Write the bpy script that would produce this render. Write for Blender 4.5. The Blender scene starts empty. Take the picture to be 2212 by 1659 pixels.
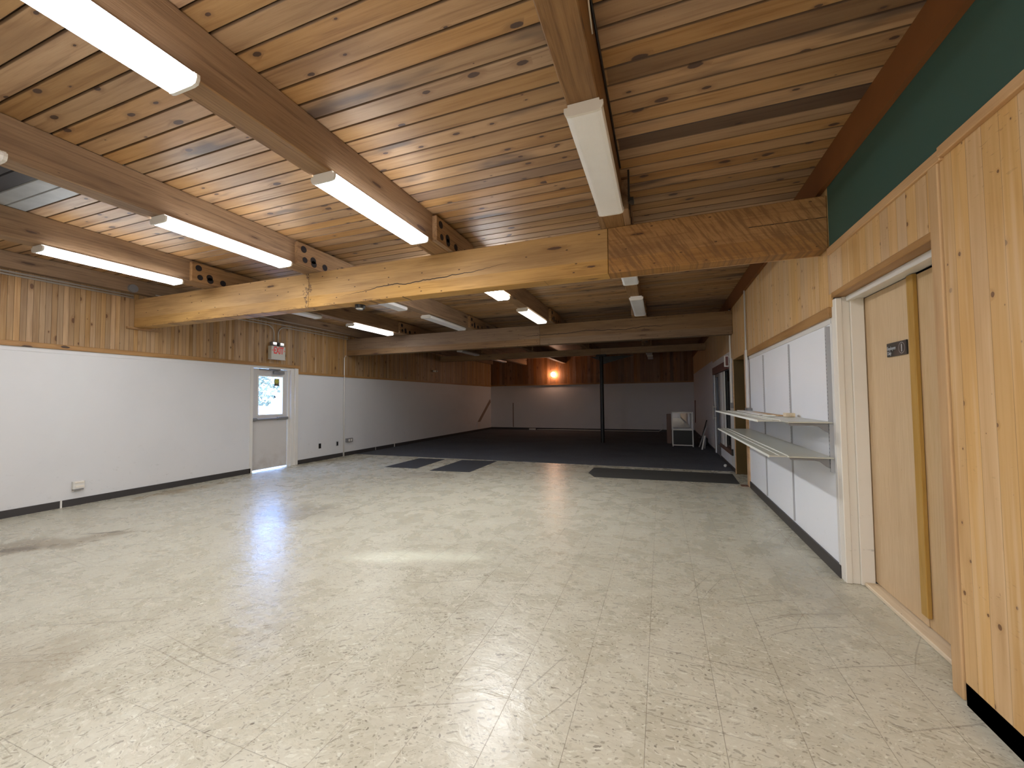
import bpy, bmesh, math, random
from mathutils import Vector, Matrix
random.seed(7)
S = bpy.context.scene
C = S.collection

# ---------------------------------------------------------------- camera
F_PX, YAW, PITCH, ROLL, CAM_H = 874.35, 0.3513, 0.0381, -0.0095, 1.4
cy, sy = math.cos(YAW), math.sin(YAW)
fw = Vector((-sy*math.cos(PITCH), cy*math.cos(PITCH), math.sin(PITCH)))
rt = Vector((cy, sy, 0)); up = rt.cross(fw)
r2 = math.cos(ROLL)*rt + math.sin(ROLL)*up
u2 = -math.sin(ROLL)*rt + math.cos(ROLL)*up
cam_d = bpy.data.cameras.new('camera'); cam = bpy.data.objects.new('camera', cam_d); C.objects.link(cam)
cam_d.sensor_fit = 'HORIZONTAL'; cam_d.sensor_width = 36.0; cam_d.lens = 36.0*F_PX/2212.0
cam_d.clip_start = 0.05; cam_d.clip_end = 200
cam.matrix_world = Matrix(((r2.x, u2.x, -fw.x, 0), (r2.y, u2.y, -fw.y, 0), (r2.z, u2.z, -fw.z, CAM_H), (0, 0, 0, 1)))
S.camera = cam

# ---------------------------------------------------------------- world, exposure
W = bpy.data.worlds.new('daylight'); S.world = W; W.use_nodes = True
bg = W.node_tree.nodes['Background']; bg.inputs[0].default_value = (0.30, 0.50, 1.0, 1); bg.inputs[1].default_value = 22.0
S.view_settings.view_transform = 'Standard'; S.view_settings.look = 'None'
S.view_settings.gamma = 1.0; S.view_settings.use_curve_mapping = False
S.view_settings.exposure = 0.13
LIT = 26.0            # emission strength of a burning diffuser
LIT_COL = (0.975, 1.0, 1.03)

# ---------------------------------------------------------------- node helpers
class NB:
    def __init__(s, name):
        s.m = bpy.data.materials.new(name); s.m.use_nodes = True
        s.nt = s.m.node_tree; s.b = s.nt.nodes['Principled BSDF']
    def n(s, t, **kw):
        x = s.nt.nodes.new(t)
        for k, v in kw.items(): setattr(x, k, v)
        return x
    def link(s, a, b): s.nt.links.new(a, b)
    def put(s, sock, v):
        if isinstance(v, bpy.types.NodeSocket): s.link(v, sock)
        elif v is not None:
            if hasattr(sock.default_value, '__len__') and not hasattr(v, '__len__'): v = (v,)*3
            sock.default_value = v if not (hasattr(v, '__len__') and len(v) == 3 and len(sock.default_value) == 4) else (*v, 1)
    def math(s, op, a, b=0.0, c=None):
        x = s.n('ShaderNodeMath', operation=op); s.put(x.inputs[0], a); s.put(x.inputs[1], b)
        if c is not None: s.put(x.inputs[2], c)
        return x.outputs[0]
    def mix(s, f, a, b, mode='MIX'):
        x = s.n('ShaderNodeMix', data_type='RGBA', blend_type=mode); s.put(x.inputs[0], f); s.put(x.inputs[6], a); s.put(x.inputs[7], b)
        return x.outputs[2]
    def smooth(s, v, lo, hi, a=0.0, b=1.0):
        x = s.n('ShaderNodeMapRange', interpolation_type='SMOOTHSTEP'); s.put(x.inputs[0], v)
        s.put(x.inputs[1], lo); s.put(x.inputs[2], hi); s.put(x.inputs[3], a); s.put(x.inputs[4], b)
        return x.outputs[0]
    def obco(s):
        return s.n('ShaderNodeTexCoord').outputs['Object']
    def sep(s, v):
        x = s.n('ShaderNodeSeparateXYZ'); s.link(v, x.inputs[0]); return x.outputs
    def comb(s, a, b, c=0.0):
        x = s.n('ShaderNodeCombineXYZ'); s.put(x.inputs[0], a); s.put(x.inputs[1], b); s.put(x.inputs[2], c); return x.outputs[0]
    def noise(s, v, scale=1.0, detail=3.0, rough=0.5, dist=0.0):
        x = s.n('ShaderNodeTexNoise'); s.put(x.inputs['Vector'], v); s.put(x.inputs['Scale'], scale)
        s.put(x.inputs['Detail'], detail); s.put(x.inputs['Roughness'], rough); s.put(x.inputs['Distortion'], dist)
        return x.outputs[0]
    def white(s, v):
        x = s.n('ShaderNodeTexWhiteNoise', noise_dimensions='3D'); s.link(v, x.inputs[0]); return x.outputs
    def voro(s, v, dim='3D'):
        x = s.n('ShaderNodeTexVoronoi', voronoi_dimensions=dim); s.link(v, x.inputs['Vector']); x.inputs['Scale'].default_value = 1.0
        return x.outputs
    def ramp(s, f, stops):
        x = s.n('ShaderNodeValToRGB'); s.put(x.inputs[0], f); e = x.color_ramp.elements
        e[0].position, e[0].color = stops[0][0], (*stops[0][1], 1)
        e[1].position, e[1].color = stops[-1][0], (*stops[-1][1], 1)
        for p, c in stops[1:-1]:
            k = e.new(p); k.color = (*c, 1)
        return x.outputs[0]
    def bump(s, h, strength=0.3, dist=0.01):
        x = s.n('ShaderNodeBump'); x.inputs['Strength'].default_value = strength; x.inputs['Distance'].default_value = dist
        s.link(h, x.inputs['Height']); s.link(x.outputs[0], s.b.inputs['Normal'])
    def out(s, col=None, rough=None, metal=None, spec=None):
        if col is not None: s.put(s.b.inputs['Base Color'], col)
        if rough is not None: s.put(s.b.inputs['Roughness'], rough)
        if metal is not None: s.put(s.b.inputs['Metallic'], metal)
        if spec is not None: s.put(s.b.inputs['Specular IOR Level'], spec)
        return s.m

def srgb(r, g, b):
    f = lambda c: (c/255/12.92 if c/255 <= 0.04045 else ((c/255+0.055)/1.055)**2.4)
    return (f(r), f(g), f(b))

def plain(name, col, rough=0.5, metal=0.0, mottled=0.0, scale=6.0):
    k = NB(name)
    if mottled:
        f = k.noise(k.obco(), scale, 4)
        c = k.mix(f, tuple(x*(1-mottled) for x in col), tuple(min(1, x*(1+mottled)) for x in col))
    else: c = col
    return k.out(c, rough, metal)

def wood(name, along, across, pitch, base, dark, light, knots=0.5, knot_col=(0.05, 0.03, 0.025), groove=0.0, tone=0.35,
         grain=0.5, cell=0.36, rough=0.6, dist=0.6, extra=None, blue=0.0, seedv=0.0, knot_size=0.17, bumpy=0.15, gbump=True):
    """boards of a width pitch; along / across are 'x','y','z' of object space"""
    k = NB(name)
    co = k.obco(); x = dict(zip('xyz', k.sep(co))); third = [a for a in 'xyz' if a not in (along, across)][0]
    u, v, w = x[along], x[across], x[third]
    oi = k.n('ShaderNodeObjectInfo').outputs['Random']
    vp = k.math('DIVIDE', v, pitch)
    idx = k.math('FLOOR', vp)
    rnd = k.white(k.comb(idx, k.math('MULTIPLY', oi, 37.0), seedv))
    r1 = rnd[0]; rc = k.sep(rnd[1])
    us = k.math('ADD', u, k.math('MULTIPLY', r1, 23.0))
    # knots
    kv = k.voro(k.comb(k.math('DIVIDE', us, cell), k.math('ADD', k.math('DIVIDE', v, 0.14), k.math('MULTIPLY', rc[1], 3.0)), k.math('MULTIPLY', idx, 3.7)), '3D') if False else \
         k.voro(k.comb(k.math('DIVIDE', us, cell), k.math('ADD', k.math('DIVIDE', v, 0.14), k.math('MULTIPLY', w, 5.0))), '2D')
    kd, kc = kv['Distance'], k.sep(kv['Color'])
    rad = k.math('MULTIPLY', k.math('MAXIMUM', k.math('SUBTRACT', kc[0], 1.0-knots), 0.0), knot_size/max(knots, .01))
    nz = k.math('MULTIPLY', k.math('SUBTRACT', k.noise(co, 30, 2), 0.5), 0.06)
    kdn = k.math('ADD', kd, nz)
    ratio = k.math('DIVIDE', kdn, k.math('ADD', rad, 0.0005))
    core = k.smooth(ratio, 0.75, 1.0, 1.0, 0.0)
    halo = k.smooth(ratio, 0.9, 2.6, 1.0, 0.0)
    # grain
    warp = k.math('MULTIPLY', halo, 0.02)
    vw = k.math('ADD', v, warp)
    gv = k.comb(k.math('MULTIPLY', us, 1.3), k.math('MULTIPLY', vw, 28.0), k.math('MULTIPLY', w, 28.0))
    g1 = k.noise(gv, 1.0, 4, 0.6, dist)
    gv2 = k.comb(k.math('MULTIPLY', us, 6.0), k.math('MULTIPLY', vw, 160.0), k.math('MULTIPLY', w, 160.0))
    g2 = k.noise(gv2, 1.0, 2, 0.5, 0.2)
    blotch = k.noise(k.comb(k.math('MULTIPLY', us, 0.9), k.math('MULTIPLY', v, 4.0), k.math('MULTIPLY', w, 4.0)), 1.3, 3, 0.5)
    c = k.mix(k.smooth(g1, 0.3, 0.75), light, base)
    c = k.mix(k.math('MULTIPLY', k.smooth(g1, 0.52, 0.8), grain), c, dark)
    c = k.mix(k.math('MULTIPLY', k.smooth(g2, 0.45, 0.8), 0.25*grain), c, dark)
    c = k.mix(k.math('MULTIPLY', k.smooth(blotch, 0.45, 0.75), 0.45), c, dark)
    # board to board tone
    tonev = k.math('ADD', 1.0-tone, k.math('MULTIPLY', rc[0], tone*1.6))
    hsv = k.n('ShaderNodeHueSaturation'); k.put(hsv.inputs['Color'], c); k.put(hsv.inputs['Value'], tonev)
    k.put(hsv.inputs['Saturation'], k.math('ADD', 0.85, k.math('MULTIPLY', rc[2], 0.25))); c = hsv.outputs[0]
    if blue > 0:   # grey-blue stained streaks on some boards
        bs = k.math('MULTIPLY', k.smooth(blotch, 0.5, 0.68), k.smooth(rc[1], 1.0-blue, 1.0-blue*0.6))
        c = k.mix(k.math('MULTIPLY', bs, 0.75), c, (0.07, 0.05, 0.045))
    c = k.mix(k.math('MULTIPLY', halo, 0.45), c, dark)
    c = k.mix(k.math('MULTIPLY', core, 0.9), c, knot_col)
    if groove > 0:
        fr = k.math('FRACT', vp)
        edge = k.math('MULTIPLY', k.math('MINIMUM', fr, k.math('SUBTRACT', 1.0, fr)), pitch)
        gm = k.smooth(edge, groove*0.4, groove, 1.0, 0.0)
        c = k.mix(k.math('MULTIPLY', gm, 0.55 if gbump else 0.8), c, tuple(q*0.25 for q in dark))
        if gbump: k.bump(k.math('ADD', k.math('MULTIPLY', gm, -1.0), k.math('MULTIPLY', g1, 0.1)), 0.6, 0.004)
        else: k.bump(k.math('ADD', g1, g2), 0.12, 0.004)
    else:
        k.bump(k.math('ADD', g1, g2), bumpy, 0.004)
    if extra: c = extra(k, c, x)
    return k.out(c, rough, spec=0.35)

# ---------------------------------------------------------------- mesh helpers
class MB:
    def __init__(s): s.bm = bmesh.new()
    def box(s, x0, x1, y0, y1, z0, z1, bev=0.0, rot=None):
        r = bmesh.ops.create_cube(s.bm, size=1.0)
        vs = r['verts']
        cx, cy_, cz = (x0+x1)/2, (y0+y1)/2, (z0+z1)/2
        for v in vs:
            v.co = Vector((v.co.x*(x1-x0), v.co.y*(y1-y0), v.co.z*(z1-z0)))
        if bev:
            es = list({e for v in vs for e in v.link_edges})
            rr = bmesh.ops.bevel(s.bm, geom=es, offset=bev, segments=1, affect='EDGES')
            vs = list({v for f in rr['faces'] for v in f.verts} | {v for v in vs if v.is_valid})
        M = Matrix.Translation((cx, cy_, cz))
        if rot is not None: M = M @ rot
        for v in vs: v.co = M @ v.co
        return s
    def prism(s, pts, axis, a, b):
        """pts: 2D outline in the other two axes (in xyz order), extruded along axis from a to b"""
        def mk(p, t):
            if axis == 'x': return (t, p[0], p[1])
            if axis == 'y': return (p[0], t, p[1])
            return (p[0], p[1], t)
        A = [s.bm.verts.new(mk(p, a)) for p in pts]; B = [s.bm.verts.new(mk(p, b)) for p in pts]
        n = len(pts)
        s.bm.faces.new(A); s.bm.faces.new(B[::-1])
        for i in range(n):
            s.bm.faces.new((A[i], B[i], B[(i+1) % n], A[(i+1) % n]))
        return s
    def tube(s, path, r, seg=10, cap=True):
        path = [Vector(p) for p in path]; rings = []
        for i, p in enumerate(path):
            a = path[max(0, i-1)]; b = path[min(len(path)-1, i+1)]
            d = (b-a).normalized()
            ref = Vector((0, 0, 1)) if abs(d.z) < 0.9 else Vector((1, 0, 0))
            n1 = d.cross(ref).normalized(); n2 = d.cross(n1)
            rr = r[i] if hasattr(r, '__len__') else r
            rings.append([s.bm.verts.new(p + (n1*math.cos(t)+n2*math.sin(t))*rr) for t in [2*math.pi*j/seg for j in range(seg)]])
        for A, B in zip(rings, rings[1:]):
            for j in range(seg): s.bm.faces.new((A[j], A[(j+1) % seg], B[(j+1) % seg], B[j]))
        if cap: s.bm.faces.new(rings[0][::-1]); s.bm.faces.new(rings[-1])
        return s
    def build(s, name, mat, parent=None, smooth=False):
        bmesh.ops.recalc_face_normals(s.bm, faces=s.bm.faces)
        me = bpy.data.meshes.new(name); s.bm.to_mesh(me); s.bm.free()
        me.materials.append(mat)
        if smooth:
            for p in me.polygons: p.use_smooth = True
        o = bpy.data.objects.new(name, me); C.objects.link(o)
        if parent is not None:
            o.parent = parent
            pw = PWORLD.get(parent.name)
            if pw is not None: o.matrix_parent_inverse = pw.inverted()
        return o
PWORLD = {}
def B(*a, **k): return MB().box(*a, **k)

def tag(o, label, cat, group=None):
    o['label'] = label; o['category'] = cat
    if group: o['group'] = group
    return o
def struct(o, label=None):
    o['kind'] = 'structure'
    if label: o['label'] = label
    return o
def thing(name, loc, label, cat, group=None):
    """Empty at the thing's base; its parts are written in world coordinates"""
    o = bpy.data.objects.new(name, None); C.objects.link(o); o.location = loc; o.empty_display_size = 0.1
    PWORLD[o.name] = Matrix.Translation(loc)
    return tag(o, label, cat, group)
def dup(root, off, label):
    r = root.copy(); C.objects.link(r); r.location = Vector(root.location) + Vector(off); r['label'] = label
    def rec(src, dst):
        for ch in [c for c in bpy.data.objects if c.parent is src]:
            c = ch.copy(); C.objects.link(c); c.parent = dst; c.matrix_parent_inverse = ch.matrix_parent_inverse
            rec(ch, c)
    rec(root, r)
    return r

# ---------------------------------------------------------------- dimensions
XL, XR = -7.6, 1.283
YN, YF = -4.6, 17.8
ZC = 3.28                      # underside of the ceiling planks
ZB, ZT = 2.562, 2.990          # cross beam bottom / top (purlins sit on it)
Y1, Y2, Y3 = 3.81, 8.31, 13.0  # cross beam front faces
BT = 0.18                      # beam thickness

# ---------------------------------------------------------------- materials
def ceil_extra(k, c, x):
    # a board painted dark and pale grey boards beyond the second purlin from the left
    inx = k.math('MULTIPLY', k.math('GREATER_THAN', x['x'], -5.8), k.math('LESS_THAN', x['x'], -3.95))
    fz = k.noise(k.obco(), 5, 3)
    dk = k.math('MULTIPLY', inx, k.math('MULTIPLY', k.math('GREATER_THAN', x['y'], 1.485), k.math('LESS_THAN', x['y'], 1.755)))
    pl = k.math('MULTIPLY', inx, k.math('MULTIPLY', k.math('GREATER_THAN', x['y'], 1.755), k.math('LESS_THAN', x['y'], 2.025)))
    c = k.mix(dk, c, (0.035, 0.035, 0.042))
    c = k.mix(pl, c, k.mix(fz, (0.23, 0.24, 0.25), (0.42, 0.44, 0.46)))
    # two dark stained boards beside the right hand purlin
    inr = k.math('GREATER_THAN', x['x'], -0.25)
    d2 = k.math('MULTIPLY', inr, k.math('MULTIPLY', k.math('GREATER_THAN', x['y'], 2.295), k.math('LESS_THAN', x['y'], 2.43)))
    d3 = k.math('MULTIPLY', inr, k.math('MULTIPLY', k.math('GREATER_THAN', x['y'], 2.97), k.math('LESS_THAN', x['y'], 3.105)))
    c = k.mix(k.math('MULTIPLY', d2, 0.45), c, (0.06, 0.035, 0.03))
    c = k.mix(k.math('MULTIPLY', d3, 0.8), c, (0.045, 0.028, 0.026))
    mid = k.math('MULTIPLY', k.math('LESS_THAN', x['x'], -0.45), k.math('GREATER_THAN', x['x'], -2.1))
    d4 = k.math('MULTIPLY', mid, k.math('MULTIPLY', k.math('GREATER_THAN', x['y'], 3.105), k.math('LESS_THAN', x['y'], 3.24)))
    c = k.mix(k.math('MULTIPLY', d4, 0.45), c, (0.12, 0.08, 0.07))
    return c
M_ceil = wood('ceiling_planks', 'x', 'y', 0.135, (0.36, 0.20, 0.088), (0.19, 0.095, 0.045), (0.45, 0.275, 0.135),
              knots=0.42, knot_col=(0.06, 0.035, 0.03), grain=0.7, tone=0.17, cell=0.30, blue=0.2, rough=0.5, extra=ceil_extra, knot_size=0.17, groove=0.011, gbump=False)  # plank edges painted dark, standing in for shade in the grooves
M_purlin = wood('purlin_timber', 'y', 'z', 0.5, (0.235, 0.135, 0.066), (0.09, 0.047, 0.026), (0.32, 0.195, 0.10), knots=0.25,
                knot_col=(0.07, 0.04, 0.03), grain=0.6, tone=0.1, cell=0.6, dist=1.4, rough=0.65, bumpy=0.4)
def co_(k): return k.obco()
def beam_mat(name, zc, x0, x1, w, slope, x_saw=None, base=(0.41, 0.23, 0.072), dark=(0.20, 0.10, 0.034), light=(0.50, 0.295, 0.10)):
    def ex(k, c, x):
        nn = k.noise(k.comb(k.math('MULTIPLY', x['x'], 1.0), 3.3), 2.2, 4, 0.55)
        zz = k.math('ADD', zc, k.math('ADD', k.math('MULTIPLY', k.math('SUBTRACT', nn, 0.5), 0.13), k.math('MULTIPLY', k.math('SUBTRACT', x['x'], x0), slope)))
        d = k.math('ABSOLUTE', k.math('SUBTRACT', x['z'], zz))
        env = k.math('MULTIPLY', k.smooth(x['x'], x0, x0+0.9), k.smooth(x['x'], x1-0.9, x1, 1.0, 0.0))
        wd = k.math('MULTIPLY', env, w)
        m = k.smooth(k.math('DIVIDE', d, k.math('ADD', wd, 0.0004)), 0.6, 1.0, 1.0, 0.0)
        c = k.mix(k.math('MULTIPLY', m, k.math('GREATER_THAN', env, 0.02)), c, (0.02, 0.012, 0.01))
        # bolt and nail holes along the lower edge
        v = k.voro(k.comb(k.math('DIVIDE', x['x'], 0.24), k.math('DIVIDE', x['z'], 0.12)), '2D')
        hole = k.math('MULTIPLY', k.smooth(v['Distance'], 0.035, 0.06, 1.0, 0.0), k.math('GREATER_THAN', k.sep(v['Color'])[0], 0.55))
        c = k.mix(k.math('MULTIPLY', hole, 0.85), c, (0.05, 0.025, 0.02))
        if x_saw is not None:
            jx = k.math('ADD', x['x'], k.math('ADD', 4.08, k.math('MULTIPLY', k.math('SUBTRACT', k.noise(co_(k), 9, 4, 0.7), 0.5), 0.5)))
            jm = k.math('MULTIPLY', k.smooth(k.math('ABSOLUTE', jx), 0.006, 0.02, 1.0, 0.0), k.smooth(k.math('ABSOLUTE', k.math('ADD', x['x'], 4.08)), 0.12, 0.28, 1.0, 0.0))
            c = k.mix(k.math('MULTIPLY', jm, 0.75), c, (0.05, 0.03, 0.03))
            em = k.math('MULTIPLY', k.smooth(k.math('ABSOLUTE', k.math('SUBTRACT', x['z'], 2.815)), 0.002, 0.005, 1.0, 0.0), k.math('GREATER_THAN', x['x'], 0.72))
            c = k.mix(em, c, (0.02, 0.012, 0.01))
            lo = k.noise(k.comb(k.math('MULTIPLY', x['x'], 6), k.math('MULTIPLY', x['z'], 20)), 1.0, 4, 0.7)
            lm = k.math('MULTIPLY', k.smooth(lo, 0.5, 0.62), k.math('MULTIPLY', k.smooth(x['z'], 2.565, 2.60, 1.0, 0.0), k.math('LESS_THAN', x['x'], -3.0)))
            c = k.mix(k.math('MULTIPLY', lm, 0.7), c, (0.10, 0.05, 0.03))
        if x_saw is not None:   # diagonal saw marks on the right hand timber
            c = k.mix(k.math('GREATER_THAN', x['x'], x_saw), c, k.mix(1.0, c, (0.78, 0.66, 0.55), 'MULTIPLY'))
            t = k.math('ADD', k.math('MULTIPLY', x['x'], 34.0), k.math('MULTIPLY', x['z'], 22.0))
            nn2 = k.noise(k.comb(t, k.math('MULTIPLY', x['z'], 5.0), k.math('MULTIPLY', x['x'], 2.0)), 1.0, 4, 0.6)
            c = k.mix(k.math('MULTIPLY', k.math('MULTIPLY', k.smooth(nn2, 0.42, 0.62), 0.85), k.math('GREATER_THAN', x['x'], x_saw)), c, dark)
        return c
    return wood(name, 'x', 'z', 0.9, base, dark, light, knots=0.12, knot_col=(0.08, 0.04, 0.025), grain=0.4, tone=0.08,
                cell=0.8, dist=1.2, rough=0.6, extra=ex, seedv=zc, knot_size=0.12, bumpy=0.35)
M_beam1 = beam_mat('front_beam_timber', 2.66, -3.7, -1.3, 0.006, 0.05, x_saw=-0.43)
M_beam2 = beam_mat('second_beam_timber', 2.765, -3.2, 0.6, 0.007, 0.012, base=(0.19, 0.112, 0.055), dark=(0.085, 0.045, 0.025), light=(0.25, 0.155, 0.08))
M_beam3 = beam_mat('rear_beam_timber', 2.88, -3.2, 0.4, 0.001, 0.01, base=(0.30, 0.19, 0.10), dark=(0.14, 0.085, 0.05), light=(0.38, 0.25, 0.14))
def pine_extra(k, c, x):
    rp = k.noise(k.comb(k.math('MULTIPLY', x['y'], 22), k.math('MULTIPLY', x['z'], 70)), 1.0, 2, 0.5, 0.6)
    pt = k.noise(k.obco(), 2.2, 2)
    c = k.mix(k.math('MULTIPLY', k.smooth(rp, 0.62, 0.74), k.smooth(pt, 0.45, 0.65, 0.0, 0.5)), c, (0.26, 0.13, 0.045))
    st = k.noise(k.comb(k.math('MULTIPLY', x['y'], 26), k.math('MULTIPLY', x['z'], 0.8)), 1.0, 2, 0.5)
    return k.mix(k.smooth(st, 0.52, 0.7, 0.0, 0.45), c, (0.74, 0.54, 0.32))
M_pine_r = wood('pine_boards', 'z', 'y', 0.092, (0.60, 0.365, 0.155), (0.46, 0.255, 0.095), (0.68, 0.44, 0.21), knots=0.5, knot_col=(0.16, 0.075, 0.035),
                groove=0.0012, tone=0.05, grain=0.3, cell=0.17, knot_size=0.085, rough=0.42, extra=pine_extra)
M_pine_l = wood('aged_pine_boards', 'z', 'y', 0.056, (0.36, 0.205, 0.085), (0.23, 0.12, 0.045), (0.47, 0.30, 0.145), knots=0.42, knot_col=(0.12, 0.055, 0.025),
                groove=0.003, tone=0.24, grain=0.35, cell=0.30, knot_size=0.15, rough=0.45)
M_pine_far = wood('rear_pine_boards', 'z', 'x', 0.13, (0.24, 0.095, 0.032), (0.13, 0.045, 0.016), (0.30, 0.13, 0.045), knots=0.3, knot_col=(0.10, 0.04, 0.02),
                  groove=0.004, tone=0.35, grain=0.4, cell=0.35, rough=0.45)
M_trim = wood('stained_trim', 'y', 'z', 0.4, (0.36, 0.20, 0.085), (0.24, 0.125, 0.05), (0.44, 0.26, 0.12), knots=0.1, grain=0.4, tone=0.05, rough=0.45)
M_trimx = wood('stained_trim_across', 'x', 'z', 0.4, (0.30, 0.14, 0.05), (0.18, 0.08, 0.03), (0.36, 0.18, 0.07), knots=0.1, grain=0.4, tone=0.05, rough=0.5)
M_cap = wood('pine_cap_rail', 'y', 'z', 0.4, (0.56, 0.33, 0.15), (0.40, 0.21, 0.085), (0.64, 0.40, 0.20), knots=0.12, grain=0.35, tone=0.05, rough=0.42)
M_cap_v = wood('pine_corner_board', 'z', 'y', 0.4, (0.52, 0.32, 0.15), (0.38, 0.21, 0.09), (0.60, 0.39, 0.20), knots=0.3, cell=0.2, knot_size=0.07, knot_col=(0.2, 0.1, 0.05), grain=0.35, tone=0.05, rough=0.42)
M_fascia = plain('brown_stained_fascia', (0.20, 0.07, 0.016), 0.6, mottled=0.25, scale=3)
M_door_l = wood('birch_veneer', 'z', 'y', 1.3, (0.57, 0.40, 0.225), (0.46, 0.30, 0.155), (0.64, 0.47, 0.285), knots=0.02, grain=0.12, tone=0.04, rough=0.5, dist=4.0)
M_strip = wood('varnished_strip', 'z', 'y', 0.5, (0.42, 0.25, 0.075), (0.28, 0.15, 0.04), (0.50, 0.31, 0.11), knots=0.05, grain=0.4, tone=0.03, rough=0.4)
M_ply = wood('bare_plywood', 'y', 'x', 0.6, (0.66, 0.52, 0.34), (0.48, 0.34, 0.19), (0.75, 0.62, 0.44), knots=0.1, grain=0.5, tone=0.05, rough=0.7)

def wall_white(name, col, dirt=0.25, rough=0.45):
    k = NB(name); co = k.obco(); x = k.sep(co)
    n1 = k.noise(co, 1.4, 4, 0.6); n2 = k.noise(co, 14, 3, 0.6)
    c = k.mix(k.smooth(n1, 0.45, 0.8, 0, 0.25), col, tuple(q*0.86 for q in col))
    low = k.smooth(x[2], 0.1, 1.1, 1.0, 0.0)
    sc = k.noise(k.comb(k.math('MULTIPLY', x[0], 3), k.math('MULTIPLY', x[1], 5), k.math('MULTIPLY', x[2], 9)), 2.0, 5, 0.7)
    c = k.mix(k.math('MULTIPLY', k.math('MULTIPLY', low, k.smooth(sc, 0.60, 0.72)), dirt), c, (0.25, 0.24, 0.22))
    k.bump(k.noise(co, 160, 2), 0.08, 0.002)
    return k.out(c, rough)
M_white_l = wall_white('painted_white_wall', (0.70, 0.705, 0.72))
M_white_r = wall_white('white_hardboard', (0.90, 0.92, 0.95), 0.15, 0.35)
M_white_far = wall_white('rear_white_wall', (0.68, 0.65, 0.65), 0.4)
M_green = wall_white('dark_green_paint', (0.035, 0.085, 0.065), 0.0, 0.55)
M_paint = plain('white_gloss_paint', (0.74, 0.72, 0.68), 0.35, mottled=0.05)
M_cream = wall_white('cream_jamb_paint', (0.82, 0.77, 0.68), 0.6, 0.35)
M_base = plain('black_vinyl_base', (0.045, 0.041, 0.041), 0.45, mottled=0.2)
M_carpet = NB('charcoal_carpet'); _k = M_carpet
_f = _k.noise(_k.obco(), 120, 3, 0.7); _f2 = _k.noise(_k.obco(), 1.2, 3)
_c = _k.mix(_k.smooth(_f, 0.35, 0.7), (0.065, 0.068, 0.08), (0.17, 0.178, 0.20))
_c = _k.mix(_k.smooth(_f2, 0.4, 0.7, 0, 0.35), _c, (0.075, 0.075, 0.085)); _k.bump(_f, 0.6, 0.01); M_carpet = _k.out(_c, 0.95, spec=0.1)
M_mat = NB('slate_inlay'); _k = M_mat
_f = _k.noise(_k.obco(), 60, 4, 0.7); _c = _k.mix(_f, (0.035, 0.037, 0.043), (0.075, 0.078, 0.085)); _k.bump(_f, 0.4, 0.005); M_mat = _k.out(_c, 0.8, spec=0.2)
M_mat2 = NB('grey_green_inlay'); _k = M_mat2
_f = _k.noise(_k.obco(), 60, 4, 0.7); _c = _k.mix(_f, (0.045, 0.045, 0.042), (0.085, 0.085, 0.078)); _k.bump(_f, 0.4, 0.005); M_mat2 = _k.out(_c, 0.8, spec=0.2)
M_metal = plain('galvanised_steel', (0.50, 0.48, 0.45), 0.45, 0.35)
M_steel_d = plain('dull_grey_steel', (0.24, 0.24, 0.25), 0.45, 0.2)
M_black = plain('black_enamel', (0.008, 0.008, 0.008), 0.45)
M_blackp = plain('black_plastic', (0.012, 0.012, 0.013), 0.3)
M_whitep = plain('white_plastic', (0.72, 0.70, 0.66), 0.4)
M_shelf = NB('greenish_glass_shelf'); _k = M_shelf
_c = _k.mix(_k.noise(_k.obco(), 5, 4), (0.46, 0.46, 0.40), (0.56, 0.56, 0.50)); M_shelf = _k.out(_c, 0.28)
M_shelfe = plain('cream_shelf_edge', (0.82, 0.83, 0.76), 0.35)
M_olive = plain('olive_brown_panel', (0.105, 0.062, 0.012), 0.55, mottled=0.3, scale=2)
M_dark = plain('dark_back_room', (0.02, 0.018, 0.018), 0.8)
M_redbrown = plain('red_brown_valance', (0.14, 0.05, 0.045), 0.6, mottled=0.5, scale=9)
M_brownsill = plain('brown_sill', (0.16, 0.085, 0.06), 0.5, mottled=0.2)
M_red = plain('red_letters', (0.85, 0.06, 0.05), 0.4)
_k = NB('exit_face'); M_exitface = _k.out((0.62, 0.60, 0.55), 0.4)
M_bolt = plain('bolt_recess_black', (0.012, 0.009, 0.012), 0.8)
M_chrome = plain('mirror_reflector', (0.85, 0.85, 0.85), 0.12, 1.0)

def emis(name, col, st):
    k = NB(name); k.put(k.b.inputs['Base Color'], (0.8, 0.8, 0.8)); k.put(k.b.inputs['Emission Color'], col); k.b.inputs['Emission Strength'].default_value = st
    return k.m
M_lit = emis('burning_diffuser', LIT_COL, LIT)
M_lit2 = emis('boosted_burning_diffuser', LIT_COL, LIT*2.9)  # boosted above the other tubes to brighten the white right wall
M_lit3 = emis('strong_burning_diffuser', LIT_COL, LIT*4.0)
M_lit4 = emis('reduced_burning_diffuser', LIT_COL, LIT*0.6)  # emission turned down to keep the floor and left wall from over-brightening
M_dim = emis('half_burning_diffuser', (1.0, 1.0, 0.88), 3.0)
M_bulb = emis('warm_bulb', (1.0, 0.60, 0.40), 75.0)
k = NB('unlit_prismatic_diffuser'); x = k.sep(k.obco())
s_ = k.math('SINE', k.math('MULTIPLY', x[0], 900.0))
k.bump(k.math('ADD', s_, k.noise(k.obco(), 200, 2)), 0.2, 0.002)
k.put(k.b.inputs['Transmission Weight'], 0.0)
M_unlit = k.out(k.mix(k.noise(k.obco(), 8, 3), (0.82, 0.82, 0.83), (0.90, 0.90, 0.91)), 0.3)
k = NB('clear_glass'); k.put(k.b.inputs['Transmission Weight'], 1.0); k.b.inputs['IOR'].default_value = 1.1; M_glass = k.out((1, 1, 1), 0.0)
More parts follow.
